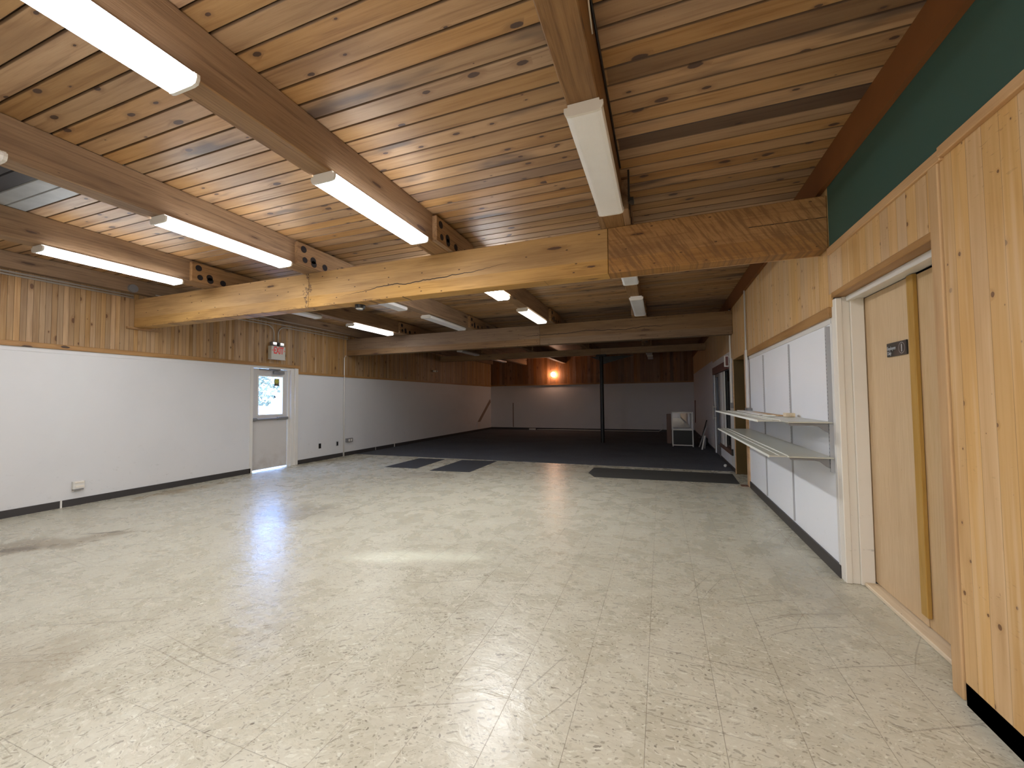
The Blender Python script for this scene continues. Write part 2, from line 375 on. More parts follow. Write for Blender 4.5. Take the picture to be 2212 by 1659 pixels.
# cheap glass for the exit door pane: mostly straight-through
k = NB('thin_pane'); t = k.n('ShaderNodeBsdfTransparent'); t.inputs[0].default_value = (0.93, 0.96, 1, 1)
g = k.n('ShaderNodeBsdfGlossy'); g.inputs['Roughness'].default_value = 0.02
mx = k.n('ShaderNodeMixShader'); mx.inputs[0].default_value = 0.08; k.link(t.outputs[0], mx.inputs[1]); k.link(g.outputs[0], mx.inputs[2])
k.link(mx.outputs[0], k.nt.nodes['Material Output'].inputs[0]); M_pane = k.m

# floor tiles -----------------------------------------------------------
k = NB('flecked_vinyl_tiles'); co = k.obco(); x = k.sep(co)
tx = k.math('DIVIDE', k.math('ADD', x[0], 0.09), 0.305); ty = k.math('DIVIDE', k.math('SUBTRACT', x[1], 1.82), 0.305)
ix, iy = k.math('FLOOR', tx), k.math('FLOOR', ty)
rn = k.white(k.comb(ix, iy, 1.0))
def edge_(t):
    f = k.math('FRACT', t); return k.math('MULTIPLY', k.math('MINIMUM', f, k.math('SUBTRACT', 1.0, f)), 0.305)
jn = k.noise(co, 0.9, 2)
lx = k.math('MULTIPLY', k.smooth(edge_(tx), 0.0008, 0.0022, 1.0, 0.0), k.smooth(jn, 0.30, 0.5, 0.35, 1.0))
ly = k.math('MULTIPLY', k.smooth(edge_(ty), 0.0008, 0.0020, 1.0, 0.0), k.smooth(k.noise(co, 0.7, 2), 0.45, 0.62, 0.1, 0.8))
joint = k.math('MAXIMUM', lx, ly)
big = k.noise(co, 0.5, 4, 0.6, 0.3); mid = k.noise(co, 3.0, 6, 0.7, 0.4)
c = k.mix(k.smooth(mid, 0.25, 0.75), (0.54, 0.495, 0.42), (0.66, 0.62, 0.55))
c = k.mix(k.smooth(big, 0.42, 0.75, 0, 0.3), c, (0.49, 0.43, 0.345))
c = k.mix(k.math('MULTIPLY', rn[0], 0.08), c, (0.42, 0.38, 0.31))
# marbling and flecks, direction turned from tile to tile
ang = k.math('MULTIPLY', k.math('ADD', k.math('SUBTRACT', rn[0], 0.5), k.math('MULTIPLY', k.noise(co, 14, 1), 0.05)), 1.3)
ca, sa = k.math('COSINE', ang), k.math('SINE', ang)
ux = k.math('ADD', k.math('MULTIPLY', x[0], ca), k.math('MULTIPLY', x[1], sa))
uy = k.math('SUBTRACT', k.math('MULTIPLY', x[1], ca), k.math('MULTIPLY', x[0], sa))
wob = k.math('MULTIPLY', k.math('SUBTRACT', k.noise(co, 18, 3, 0.6), 0.5), 0.05)
uyw = k.math('ADD', uy, wob)
mb = k.noise(k.comb(k.math('MULTIPLY', ux, 14.0), k.math('MULTIPLY', uyw, 40.0), 3.1), 1.0, 4, 0.65, 0.8)
c = k.mix(k.smooth(mb, 0.5, 0.72, 0, 0.40), c, (0.76, 0.73, 0.67))
c = k.mix(k.smooth(mb, 0.28, 0.44, 0.22, 0.0), c, (0.40, 0.355, 0.29))
def flecks(cx_, cy2, thr, size, amt, colr, seed_):
    global c
    v_ = k.voro(k.comb(k.math('ADD', k.math('DIVIDE', ux, cx_), seed_), k.math('DIVIDE', uyw, cy2)), '2D')
    q_ = k.sep(v_['Color'])
    sz = k.math('MULTIPLY', k.math('MAXIMUM', k.math('SUBTRACT', q_[0], thr), 0.0), size/(1-thr))
    m_ = k.smooth(k.math('DIVIDE', v_['Distance'], k.math('ADD', sz, 0.001)), 0.75, 1.05, 1.0, 0.0)
    c = k.mix(k.math('MULTIPLY', m_, amt), c, colr)
flecks(0.036, 0.018, 0.45, 0.36, 0.55, (0.22, 0.185, 0.15), 0.0)
flecks(0.026, 0.014, 0.5, 0.34, 0.45, (0.27, 0.23, 0.19), 9.3)
flecks(0.045, 0.020, 0.6, 0.36, 0.5, (0.80, 0.78, 0.72), 4.1)
flecks(0.09, 0.045, 0.74, 0.13, 0.7, (0.15, 0.12, 0.10), 6.6)
m9 = k.noise(k.comb(k.math('MULTIPLY', x[0], 6.0), k.math('MULTIPLY', x[1], 11.0)), 1.0, 5, 0.7, 0.6)
c = k.mix(k.smooth(m9, 0.52, 0.74, 0, 0.22), c, (0.40, 0.345, 0.275))
c = k.mix(k.smooth(m9, 0.28, 0.46, 0.25, 0.0), c, (0.78, 0.75, 0.69))
# worn, stained places
def spot(cx, cy_, rx, ry, rot, amt, colr):
    global c
    dx, dy = k.math('SUBTRACT', x[0], cx), k.math('SUBTRACT', x[1], cy_)
    cr, sr = math.cos(rot), math.sin(rot)
    a = k.math('DIVIDE', k.math('ADD', k.math('MULTIPLY', dx, cr), k.math('MULTIPLY', dy, sr)), rx)
    b = k.math('DIVIDE', k.math('SUBTRACT', k.math('MULTIPLY', dy, cr), k.math('MULTIPLY', dx, sr)), ry)
    d = k.math('SQRT', k.math('ADD', k.math('MULTIPLY', a, a), k.math('MULTIPLY', b, b)))
    d = k.math('ADD', d, k.math('MULTIPLY', k.math('SUBTRACT', mid, 0.5), 2.2))
    c = k.mix(k.smooth(d, 0.3, 1.0, amt, 0.0), c, colr)
spot(-5.8, 2.25, 0.9, 0.35, 0.9, 0.6, (0.24, 0.17, 0.10))
spot(-5.85, 2.08, 0.3, 0.12, 0.8, 0.7, (0.13, 0.09, 0.06))
spot(-5.75, 2.6, 0.28, 0.03, 0.6, 0.8, (0.10, 0.075, 0.06))
spot(-4.3, 3.9, 0.9, 0.45, 0.3, 0.45, (0.27, 0.235, 0.20))
spot(-7.2, 4.4, 0.9, 0.25, 1.5, 0.55, (0.36, 0.24, 0.11))
spot(-7.3, 7.6, 0.8, 0.6, 1.2, 0.5, (0.36, 0.28, 0.17))
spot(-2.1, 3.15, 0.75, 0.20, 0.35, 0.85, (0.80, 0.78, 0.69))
spot(-3.4, 1.1, 0.8, 0.35, 0.1, 0.35, (0.33, 0.26, 0.19))
spot(-4.2, 6.6, 1.2, 0.35, 0.1, 0.35, (0.30, 0.25, 0.20))
spot(1.0, 3.9, 0.35, 1.1, 0.0, 0.3, (0.30, 0.27, 0.23))
# long scratches
def strokes(rot, cl, cw, thr, size, amt, colr, seed_):
    global c
    cr, sr = math.cos(rot), math.sin(rot)
    a_ = k.math('ADD', k.math('MULTIPLY', x[0], cr), k.math('MULTIPLY', x[1], sr))
    b_ = k.math('SUBTRACT', k.math('MULTIPLY', x[1], cr), k.math('MULTIPLY', x[0], sr))
    b_ = k.math('ADD', b_, k.math('MULTIPLY', k.noise(co, 1.0, 1, 0.5), 0.22))
    v_ = k.voro(k.comb(k.math('ADD', k.math('DIVIDE', a_, cl), seed_), k.math('DIVIDE', b_, cw)), '2D')
    q_ = k.sep(v_['Color'])
    sz = k.math('MULTIPLY', k.math('MAXIMUM', k.math('SUBTRACT', q_[0], thr), 0.0), size/(1-thr))
    m_ = k.smooth(k.math('DIVIDE', v_['Distance'], k.math('ADD', sz, 0.001)), 0.5, 1.05, 1.0, 0.0)
    c = k.mix(k.math('MULTIPLY', m_, amt), c, colr)
strokes(0.5, 2.2, 0.030, 0.86, 0.22, 0.45, (0.22, 0.18, 0.15), 1.0)
strokes(1.15, 1.6, 0.026, 0.88, 0.20, 0.45, (0.24, 0.20, 0.16), 5.0)
strokes(-0.1, 2.6, 0.030, 0.90, 0.20, 0.40, (0.22, 0.18, 0.15), 8.0)
strokes(2.2, 0.9, 0.022, 0.90, 0.22, 0.35, (0.78, 0.75, 0.70), 2.0)
c = k.mix(k.math('MULTIPLY', joint, 0.62), c, (0.19, 0.15, 0.115))
h = k.math('ADD', k.math('MULTIPLY', k.noise(k.comb(k.math('MULTIPLY', x[0], 5), k.math('MULTIPLY', x[1], 9)), 1.0, 4, 0.6, 0.8), 1.0), k.math('MULTIPLY', joint, -0.2))
h = k.math('ADD', h, k.math('MULTIPLY', mb, 0.25))
k.bump(h, 0.32, 0.012)
rgh = k.smooth(mid, 0.3, 0.75, 0.24, 0.34)
c = k.mix(1.0, c, (0.90, 0.925, 0.855), 'MULTIPLY')
M_floor = k.out(c, rgh, spec=0.42)

# ================================================================= SHELL
struct(B(XL-0.3, XR+0.6, YN-0.2, 8.66, -0.12, 0.0).build('floor', M_floor), 'flecked beige vinyl tile floor')
struct(B(XL-0.3, XR+0.6, 8.66, YF+0.2, -0.12, 0.004).build('floor', M_carpet), 'charcoal carpet over the rear half of the floor')

# ceiling: every plank a slab with a groove between neighbours, one mesh
mb = MB(); n0 = int(math.floor(YN/0.135)); n1 = int(math.ceil(YF/0.135))
for i in range(n0, n1):
    y0 = i*0.135
    mb.prism([(y0+0.0025, ZC+0.008), (y0+0.008, ZC), (y0+0.127, ZC), (y0+0.1325, ZC+0.008), (y0+0.1325, ZC+0.05), (y0+0.0025, ZC+0.05)], 'x', XL-0.1, XR+0.15)
ceil = struct(mb.build('ceiling', M_ceil))
B(XL-0.2, XR+0.3, YN-0.1, YF+0.1, ZC+0.05, ZC+0.1).build('roof_deck', M_dark, ceil)

# ---- left wall
TL1, TL2 = 2.13, 2.01     # top of white, before / after the exit door
mb = MB()
mb.box(XL-0.2, XL, YN, 5.72, 0, TL1+0.02); mb.box(XL-0.2, XL, 5.72, 6.80, 2.13, TL1+0.1); mb.box(XL-0.2, XL, 6.80, YF, 0, TL2+0.02)
mb.box(XL-0.2, XL, 6.80, YF, TL2+0.02, ZC+0.05); mb.box(XL-0.2, XL, YN, 6.80, TL1+0.1, ZC+0.05); mb.box(XL-0.2, XL, YN, 5.72, TL1+0.02, TL1+0.1)
wl = struct(mb.build('wall_left', M_white_l))
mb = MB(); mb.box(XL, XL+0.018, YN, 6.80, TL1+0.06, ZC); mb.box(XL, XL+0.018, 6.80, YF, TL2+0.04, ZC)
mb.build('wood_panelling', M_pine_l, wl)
MB().box(XL, XL+0.035, YN, 6.82, TL1, TL1+0.065, bev=0.004).box(XL, XL+0.035, 6.86, YF, TL2, TL2+0.05, bev=0.004).box(XL, XL+0.035, 6.821, 6.859, TL2, TL1+0.065, bev=0.003).build('wood_rail', M_trim, wl)
MB().box(XL, XL+0.006, YN, 5.72, TL1-0.055, TL1).box(XL, XL+0.006, 6.82, YF, TL2-0.05, TL2).build('white_batten', M_white_l, wl)
struct(MB().box(XL, XL+0.012, YN, 3.055, 0, 0.095).box(XL, XL+0.012, 3.075, 5.74, 0, 0.095).build('baseboard_left', M_base))
struct(MB().box(XL, XL+0.012, 6.83, 8.20, 0, 0.095).box(XL, XL+0.012, 8.24, 9.45, 0, 0.095).box(XL, XL+0.012, 9.48, 10.3, 0.0, 0.095).box(XL, XL+0.012, 10.34, YF-0.012, 0, 0.095).build('baseboard_left', M_base))
MB().box(XL, XL+0.014, 3.055, 3.075, 0, 0.10).box(XL, XL+0.014, 10.30, 10.34, 0, 0.11).build('white_joint_cover', M_paint, wl)

# ---- far wall
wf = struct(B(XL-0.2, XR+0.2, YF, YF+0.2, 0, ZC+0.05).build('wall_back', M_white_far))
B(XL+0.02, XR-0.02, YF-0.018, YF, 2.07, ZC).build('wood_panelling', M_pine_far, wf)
B(XL+0.02, XR-0.02, YF-0.035, YF, 2.03, 2.085).build('wood_rail', M_trimx, wf)
struct(B(XL+0.013, XR-0.013, YF-0.012, YF, 0.004, 0.1).build('baseboard_back', M_base))
# ---- wall behind the camera
struct(B(XL-0.2, XR+0.2, YN-0.2, YN, 0, ZC+0.05).build('wall_front', M_white_l))

# ---- right wall core with its openings
WT = 0.17
mb = MB()
def rw(y0, y1, z0, z1): mb.box(XR, XR+WT, y0, y1, z0, z1)
rw(YN, 2.53, 0, ZC+0.05); rw(2.53, 3.852, 2.17, ZC+0.05); rw(3.852, 7.34, 0, ZC+0.05); rw(7.34, 8.40, 2.11, ZC+0.05)
rw(8.40, 8.88, 0, ZC+0.05); rw(8.88, 11.42, 2.02, ZC+0.05); rw(8.88, 10.55, 0, 0.27); rw(11.42, YF, 0, ZC+0.05)
wr = struct(mb.build('wall_right', M_white_r))
p = 0.014
mb = MB(); mb.box(XR-p, XR, YN, 2.47, 0, 2.53); mb.box(XR-p, XR, 2.53, 3.80, 2.20, 2.53)
mb.build('wood_panelling', M_pine_r, wr)
B(XR-p, XR, YN, 3.805, 2.565, ZC).build('green_wall_paint', M_green, wr)
MB().box(XR-0.04, XR, YN, 2.44, 2.515, 2.565, bev=0.004).box(XR-0.032, XR, 2.44, 3.81, 2.505, 2.56, bev=0.004).build('cap_rail', M_cap, wr)
mb = MB(); mb.box(XR-p, XR, 3.81, 7.34, 2.10, ZC); mb.box(XR-p, XR, 7.34, YF, 2.14, ZC)
mb.build('wood_panelling', M_pine_r, wr)
MB().box(XR-0.03, XR, 3.83, 7.2, 2.02, 2.105, bev=0.003).build('wood_rail', M_trim, wr)
B(XR-0.02, XR, 3.785, 3.835, 2.20, 2.56, bev=0.003).build('pine_stop', M_cap_v, wr)
# corner board beside the recessed door, header lip
B(XR-0.024, XR+0.03, 2.475, 2.548, 0.015, 2.53, bev=0.005).build('corner_board', M_cap_v, wr)
B(XR-0.02, XR+0.12, 2.548, 3.79, 2.165, 2.205, bev=0.003).build('header_lip', M_trim, wr)
# white hardboard: seams and top batten
mb = MB(); mb.box(XR-0.008, XR, 3.86, 7.15, 1.975, 2.02)
mb.box(XR-0.008, XR, 3.835, 3.875, 0.1, 1.975)
mb.build('white_batten', M_paint, wr)
struct(B(XR-0.014, XR, YN, 2.47, 0, 0.10).build('baseboard_right', M_base))
struct(B(XR-0.014, XR, 3.84, 7.20, 0, 0.10).build('baseboard_right', M_base))
struct(MB().box(XR-0.014, XR, 8.50, 10.4, 0.004, 0.07).box(XR-0.014, XR, 11.5, YF-0.013, 0.004, 0.1).build('baseboard_right', M_base))
# tall white sheet in the far right part
B(XR-0.02, XR-0.014, 11.5, YF-0.04, 0.1, 2.34).build('white_sheet', M_white_far, wr)

# ---- recessed double door (near right)
d3 = struct(B(XR+0.175, XR+0.215, 3.135, 3.79, 0.035, 2.135).build('door_3', M_door_l), 'birch veneer door leaf with black sign in the right wall recess')
d4 = struct(B(XR+0.18, XR+0.22, 2.30, 3.13, 0.035, 2.128).build('door_4', M_door_l), 'near birch veneer door leaf beside the pine corner')
B(XR+0.155, XR+0.178, 3.10, 3.165, 0.095, 2.135, bev=0.003).build('astragal_strip', M_strip, d3)
mb = MB()
mb.box(XR-0.006, XR+0.035, 3.755, 3.85, 0.0, 2.155, bev=0.004); mb.box(XR+0.035, XR+0.085, 3.765, 3.85, 0.0, 2.165, bev=0.004); mb.box(XR+0.085, XR+0.17, 3.750, 3.85, 0.0, 2.168, bev=0.004)
struct(mb.build('trim_1', M_cream), 'stepped cream painted jamb of the recessed door')
mb = MB()
mb.box(XR+0.06, XR+0.10, 2.52, 3.755, 2.125, 2.165, bev=0.004); mb.box(XR+0.10, XR+0.18, 2.52, 3.75, 2.14, 2.165, bev=0.004)
struct(mb.build('trim_2', M_paint), 'white painted head of the recessed door')
struct(B(XR+0.10, XR+0.24, 2.36, 3.75, 0.0, 0.028, bev=0.006).build('trim_3', M_ply), 'bare plywood threshold under the recessed door')
# side and back closure of the recess
struct(MB().box(XR+0.17, XR+0.30, 3.80, 3.86, 0, 2.3).box(XR+0.19, XR+0.30, 2.24, 2.29, 0, 2.3).box(XR+WT, XR+1.3, 2.24, 3.86, 2.165+0.04, 2.3)
       .box(XR+1.25, XR+1.3, 2.24, 3.86, 0, 2.3).box(XR+0.3, XR+1.3, 3.80, 3.86, 0, 2.3).box(XR+0.3, XR+1.3, 2.24, 2.29, 0, 2.3).box(XR+0.6, XR+1.3, 2.24, 3.86, -0.1, 0).build('wall_closet', M_white_l))

# ---- doorway to the side passage
struct(MB().box(XR+WT, XR+1.3, 8.40, 8.45, 0, 2.3).box(XR-0.01, XR+WT, 8.385, 8.40, 0, 2.11).build('wall_passage', M_olive))
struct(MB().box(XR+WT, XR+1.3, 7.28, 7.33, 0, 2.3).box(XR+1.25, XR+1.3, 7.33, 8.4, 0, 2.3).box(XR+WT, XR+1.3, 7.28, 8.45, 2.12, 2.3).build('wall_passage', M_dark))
struct(B(XR+0.6, XR+1.3, 7.28, 8.45, -0.12, 0.0).build('floor', M_floor))
mb = MB(); mb.box(XR-0.02, XR+WT, 7.20, 7.34, 0, 2.11, bev=0.004); mb.box(XR-0.02, XR+0.03, 8.39, 8.45, 0, 2.13, bev=0.003); mb.box(XR-0.02, XR+WT, 7.20, 8.45, 2.09, 2.14, bev=0.003)
struct(mb.build('trim_4', M_cap), 'pine frame of the passage doorway')
struct(B(XR-0.12, XR-0.02, 7.25, 7.36, 0.0, 0.012).build('trim_5', M_brownsill))

# ---- storefront: low wall with window, then a glazed door
w1 = struct(MB().box(XR-0.012, XR+0.10, 8.88, 10.55, 0.27, 0.35).build('window_1', M_brownsill), 'dark shop window over a low white wall')
MB().box(XR+0.0, XR+0.025, 9.70, 9.93, 0.35, 1.96, bev=0.004).box(XR+0.0, XR+0.025, 10.10, 10.36, 0.35, 1.96, bev=0.004).build('mullion', M_paint, w1)
MB().box(XR+0.0, XR+0.05, 8.88, 8.96, 0.35, 2.02).box(XR+0.0, XR+0.05, 10.47, 10.60, 0.0, 2.02).build('window_frame', M_steel_d, w1)
B(XR+0.03, XR+0.036, 8.9, 10.5, 0.35, 2.0).build('pane', M_pane, w1)
d5 = struct(MB().box(XR+0.02, XR+0.06, 10.62, 10.72, 0.01, 2.0).box(XR+0.02, XR+0.06, 11.3, 11.42, 0.01, 2.0).box(XR+0.02, XR+0.06, 10.72, 11.3, 0.01, 0.25).box(XR+0.02, XR+0.06, 10.72, 11.3, 1.9, 2.0).build('door_2', M_steel_d), 'dark glazed door beyond the shop window')
B(XR+0.035, XR+0.041, 10.72, 11.3, 0.25, 1.9).build('pane', M_pane, d5)
MB().tube([(XR-0.045, 11.32, 0.85), (XR-0.045, 11.32, 1.2)], 0.012).box(XR-0.045, XR+0.02, 11.31, 11.33, 0.88, 0.9).box(XR-0.045, XR+0.02, 11.31, 11.33, 1.15, 1.17).build('pull_handle', M_whitep, d5)
MB().box(XR-0.03, XR+0.02, 9.0, 11.45, 1.97, 2.14).build('valance', M_redbrown, w1)
B(XR-0.035, XR, 8.6, 11.45, 2.14, 2.27).build('head_board', M_white_far, w1)
struct(MB().box(XR+1.1, XR+1.2, 8.5, 12.0, 0, 2.4).box(XR+WT, XR+1.2, 8.46, 8.5, 0, 2.4).box(XR+WT, XR+1.2, 12.0, 12.05, 0, 2.4).box(XR+WT, XR+1.2, 8.5, 12, 2.3, 2.4).box(XR+WT, XR+1.2, 8.5, 12, -0.1, 0).build('dark_enclosure', M_dark))  # added near-black enclosure that keeps daylight out behind the glass
B(XR-0.016, XR-0.002, 8.46, 8.86, 0.1, 2.05).build('white_post_panel', M_paint, wr)

# ---- exit door (left wall)
fr = struct(MB().box(XL-0.2, XL+0.012, 5.72, 5.775, 0, 2.13).box(XL-0.2, XL+0.0, 5.775, 6.66, 2.085, 2.13)
            .box(XL-0.2, XL-0.05, 6.62, 6.70, 0, 2.13, bev=0.004).box(XL-0.2, XL+0.005, 6.66, 6.74, 0, 2.13, bev=0.004).box(XL-0.04, XL+0.03, 6.74, 6.83, 0, 2.13, bev=0.006).build('trim_6', M_paint), 'white painted frame of the exit door')
LX0, LX1 = XL-0.10, XL-0.06
mb = MB(); Y_0, Y_1, WY0, WY1, WZ0, WZ1 = 5.785, 6.612, 5.94, 6.49, 1.14, 1.92
mb.box(LX0, LX1, Y_0, WY0, 0.025, 2.08); mb.box(LX0, LX1, WY1, Y_1, 0.025, 2.08); mb.box(LX0, LX1, WY0, WY1, 0.025, WZ0); mb.box(LX0, LX1, WY0, WY1, WZ1, 2.08)
k = NB('grubby_white_door'); x = k.sep(k.obco())
f = k.math('MULTIPLY', k.smooth(x[2], 0.0, 0.55, 1, 0), k.smooth(k.noise(k.obco(), 5, 4), 0.3, 0.7))
M_exitdoor = k.out(k.mix(k.math('MULTIPLY', f, 0.6), (0.62, 0.60, 0.58), (0.38, 0.31, 0.24)), 0.4)
d1 = struct(mb.build('door_1', M_exitdoor), 'white exit door with half window and push bar')
B(LX0+0.015, LX0+0.021, WY0, WY1, WZ0, WZ1).build('window_pane', M_pane, d1)
MB().box(LX1, LX1+0.012, WY0-0.03, WY0, WZ0-0.03, WZ1+0.03, bev=0.003).box(LX1, LX1+0.012, WY1, WY1+0.03, WZ0-0.03, WZ1+0.03, bev=0.003).box(LX1, LX1+0.012, WY0, WY1, WZ0-0.03, WZ0, bev=0.003).box(LX1, LX1+0.012, WY0, WY1, WZ1, WZ1+0.03, bev=0.003).build('window_bead', M_paint, d1)
pb = MB().box(LX1, LX1+0.055, 5.80, 5.88, 1.015, 1.075, bev=0.006).box(LX1, LX1+0.055, 6.36, 6.61, 1.02, 1.075, bev=0.006).box(LX1+0.005, LX1+0.07, 5.88, 6.36, 1.03, 1.06, bev=0.006).build('push_bar', M_steel_d, d1)
cl = MB().box(LX1, LX1+0.06, 6.25, 6.50, 1.985, 2.045, bev=0.006).tube([(LX1+0.04, 6.36, 2.05), (LX1+0.10, 6.10, 2.072)], 0.010).tube([(LX1+0.10, 6.10, 2.072), (LX1+0.02, 6.42, 2.078)], 0.010).box(LX1, LX1+0.03, 5.95, 6.2, 2.05, 2.075).build('door_closer', M_steel_d, d1)
# sticker notice and a small black star shape on the pane
k = NB('yellow_notice'); x = k.sep(k.obco())
a = k.math('SUBTRACT', x[1], 6.37); b = k.math('SUBTRACT', x[2], 1.83)
ring = k.math('LESS_THAN', k.math('ADD', k.math('MULTIPLY', a, a), k.math('MULTIPLY', b, b)), 0.0020)
band = k.math('LESS_THAN', x[2], 1.765)
cc = k.mix(ring, (0.20, 0.17, 0.06), (0.45, 0.42, 0.06)); cc = k.mix(band, cc, (0.04, 0.035, 0.03))
M_notice = k.out(cc, 0.5)
B(LX0+0.0225, LX0+0.025, 6.31, 6.43, 1.735, 1.89).build('notice_sticker', M_notice, d1)
mb = MB(); pts = []
for i in range(10):
    r_ = 0.035 if i % 2 == 0 else 0.016; t_ = math.pi/2 + i*math.pi/5; pts.append((6.33+r_*math.cos(t_), 1.50+r_*math.sin(t_)))
mb.prism(pts, 'x', LX0+0.0225, LX0+0.0245).build('black_sticker', M_blackp, d1)

# outside the exit door
struct(B(-60, XL-0.22, -30, 50, -0.2, -0.03).build('ground_outside', plain('pale_gravel', (0.55, 0.53, 0.50), 0.9, mottled=0.2, scale=3)))
M_leaf = plain('pale_teal_foliage', (0.22, 0.20, 0.11), 0.7, mottled=0.6, scale=2)
M_bark = plain('bark', (0.05, 0.04, 0.03), 0.9)
def tree(x, y, h, label):
    t = thing('leafy_tree', (x, y, -0.03), label, 'tree')
    MB().tube([(x, y, -0.03), (x+0.1, y, h*0.5), (x, y+0.1, h*0.8)], [0.14, 0.1, 0.04]).build('trunk', M_bark, t)
    mb = MB()
    for i in range(420):
        th = random.uniform(0, 2*math.pi); rr = random.uniform(0, 1)**0.5; zz = random.uniform(0.28, 1.0)
        R_ = h*0.38*math.sin(min(1, (zz-0.2)/0.8)*math.pi)**0.6
        p_ = Vector((x+R_*rr*math.cos(th), y+R_*rr*math.sin(th), h*zz))
        s_ = random.uniform(0.12, 0.32)
        q = Matrix.Rotation(random.uniform(0, 6), 3, 'X') @ Matrix.Rotation(random.uniform(0, 6), 3, 'Z')
        vv = [mb.bm.verts.new(p_ + q @ Vector(c_)*s_) for c_ in ((-1, 0, 0), (0, -0.5, 0.1), (1, 0, 0), (0, 0.5, 0.1))]
        mb.bm.faces.new(vv)
    mb.build('foliage', M_leaf, t)
tree(-27, 17.5, 3.4, 'leftmost pale green tree outside the exit door window')
tree(-28, 21.5, 4.2, 'tallest pale green tree seen through the exit door window')
tree(-26, 23.5, 2.8, 'low rightmost pale tree outside behind the door notice')

# ================================================================= TIMBER
G_P = 'longitudinal ceiling beams'
PX = {'right': -0.36, 'middle': -2.20, 'left': -4.03, 'far left': -5.86}
PW = 0.17
plab = {'right': 'wooden ceiling beam nearest the green wall, unlit fixture under it',
        'middle': 'wooden ceiling beam with the two big burning tube lights below, runs centre',
        'left': 'wooden ceiling beam second from the left wall, slim burning light under it',
        'far left': 'wooden ceiling beam nearest the left wall panelling with lit fixture'}
M_splice = wood('splice_block_timber', 'y', 'z', 0.5, (0.24, 0.14, 0.07), (0.10, 0.055, 0.03), (0.34, 0.21, 0.11), knots=0.2, grain=0.6, tone=0.15, cell=0.5, dist=1.4, rough=0.65)
for nm, cx in PX.items():
    t = thing('ceiling_beam', (cx, Y1, ZT), plab[nm], 'beam', G_P)
    MB().box(cx-PW/2, cx+PW/2, YN+0.01, YF-0.02, ZT+0.001, ZC-0.001, bev=0.006).build('timber', M_purlin, t)
    for yb in (Y1+0.09, Y2+0.09, Y3+0.09):
        bl = MB().box(cx+PW/2, cx+PW/2+0.055, yb-0.42, yb+0.42, ZT+0.002, ZC-0.03, bev=0.004)
        o1 = bl.build('splice_block', M_splice, t)
        MB().box(cx-PW/2-0.05, cx-PW/2, yb-0.36, yb+0.36, ZT+0.002, ZC-0.05, bev=0.004).build('splice_block', M_splice, t)
        if yb < 12:
            mb = MB()
            for (dy, dz) in ((-0.34, 0.19), (-0.32, 0.07), (-0.20, 0.10), (-0.19, 0.06), (-0.02, 0.07), (0.2, 0.1)):
                yy, zz, xf = yb+dy+0.0, ZT+dz, cx+PW/2+0.055
                mb.tube([(xf-0.002, yy, zz), (xf+0.003, yy, zz)], 0.033+0.008*math.sin(dy*40+cx*7), 14)
            mb.build('bolt', M_bolt, o1)
# edge purlins against the side walls
t = thing('edge_beam', (XR-0.02, Y1, ZT), 'brown fascia board along the top of the green wall', 'beam')
B(XR-0.05, XR-p-0.001, YN+0.01, YF-0.02, ZT+0.055, ZC-0.001).build('timber', M_fascia, t)
t = thing('edge_beam', (XL+0.09, Y1, ZT), 'brown edge timber above the left wall pipes', 'beam')
B(XL+0.020, XL+0.13, YN+0.01, YF-0.02, ZT+0.085, ZC-0.001, bev=0.004).build('timber', M_purlin, t)

def cross(name_label, y, z0, z1, mat, joints, ledge=False):
    t = thing('cross_beam', ((XL+XR)/2, y, z0), name_label, 'beam', 'cross beams spanning wall to wall')
    xs = [XL+0.019] + joints + [XR-p-0.001]
    for a, b in zip(xs, xs[1:]):
        B(a+0.002, b-0.002, y, y+BT, z0, z1, bev=0.005).build('timber', mat, t)
    return t
b1 = cross('nearest thick honey coloured cross beam with a long wavy crack', Y1, ZB, ZT, M_beam1, [-4.08, -0.43])
B(-0.42, XR-p-0.002, Y1+BT, Y1+BT+0.012, ZB+0.001, ZT-0.02).build('backing_board', M_cap, b1)
B(XL+0.02, XL+0.06, Y1-0.10, Y1+0.34, ZB-0.03, ZB-0.001).build('bearing_ledge', M_trim, b1)
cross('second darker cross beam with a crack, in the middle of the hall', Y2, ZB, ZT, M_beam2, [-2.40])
cross('rear slim dark cross beam carried by the black post', Y3, 2.80, ZT, M_beam3, [-1.75])

# black post
t = thing('support_post', (-1.75, 13.09, 0.004), 'black steel post standing on the carpet under the rear beam', 'post')
MB().tube([(-1.75, 13.09, 0.004), (-1.75, 13.09, 2.74)], 0.062, 20).build('shaft', M_black, t, smooth=False)
MB().box(-1.9, -1.6, 12.98, 13.2, 2.74, 2.799).prism([(-1.69, 2.50), (-1.69, 2.739), (-0.75, 2.739)], 'y', 13.07, 13.11).prism([(-1.81, 2.62), (-1.81, 2.739), (-2.1, 2.739)], 'y', 13.07, 13.11).build('bracket', M_black, t)

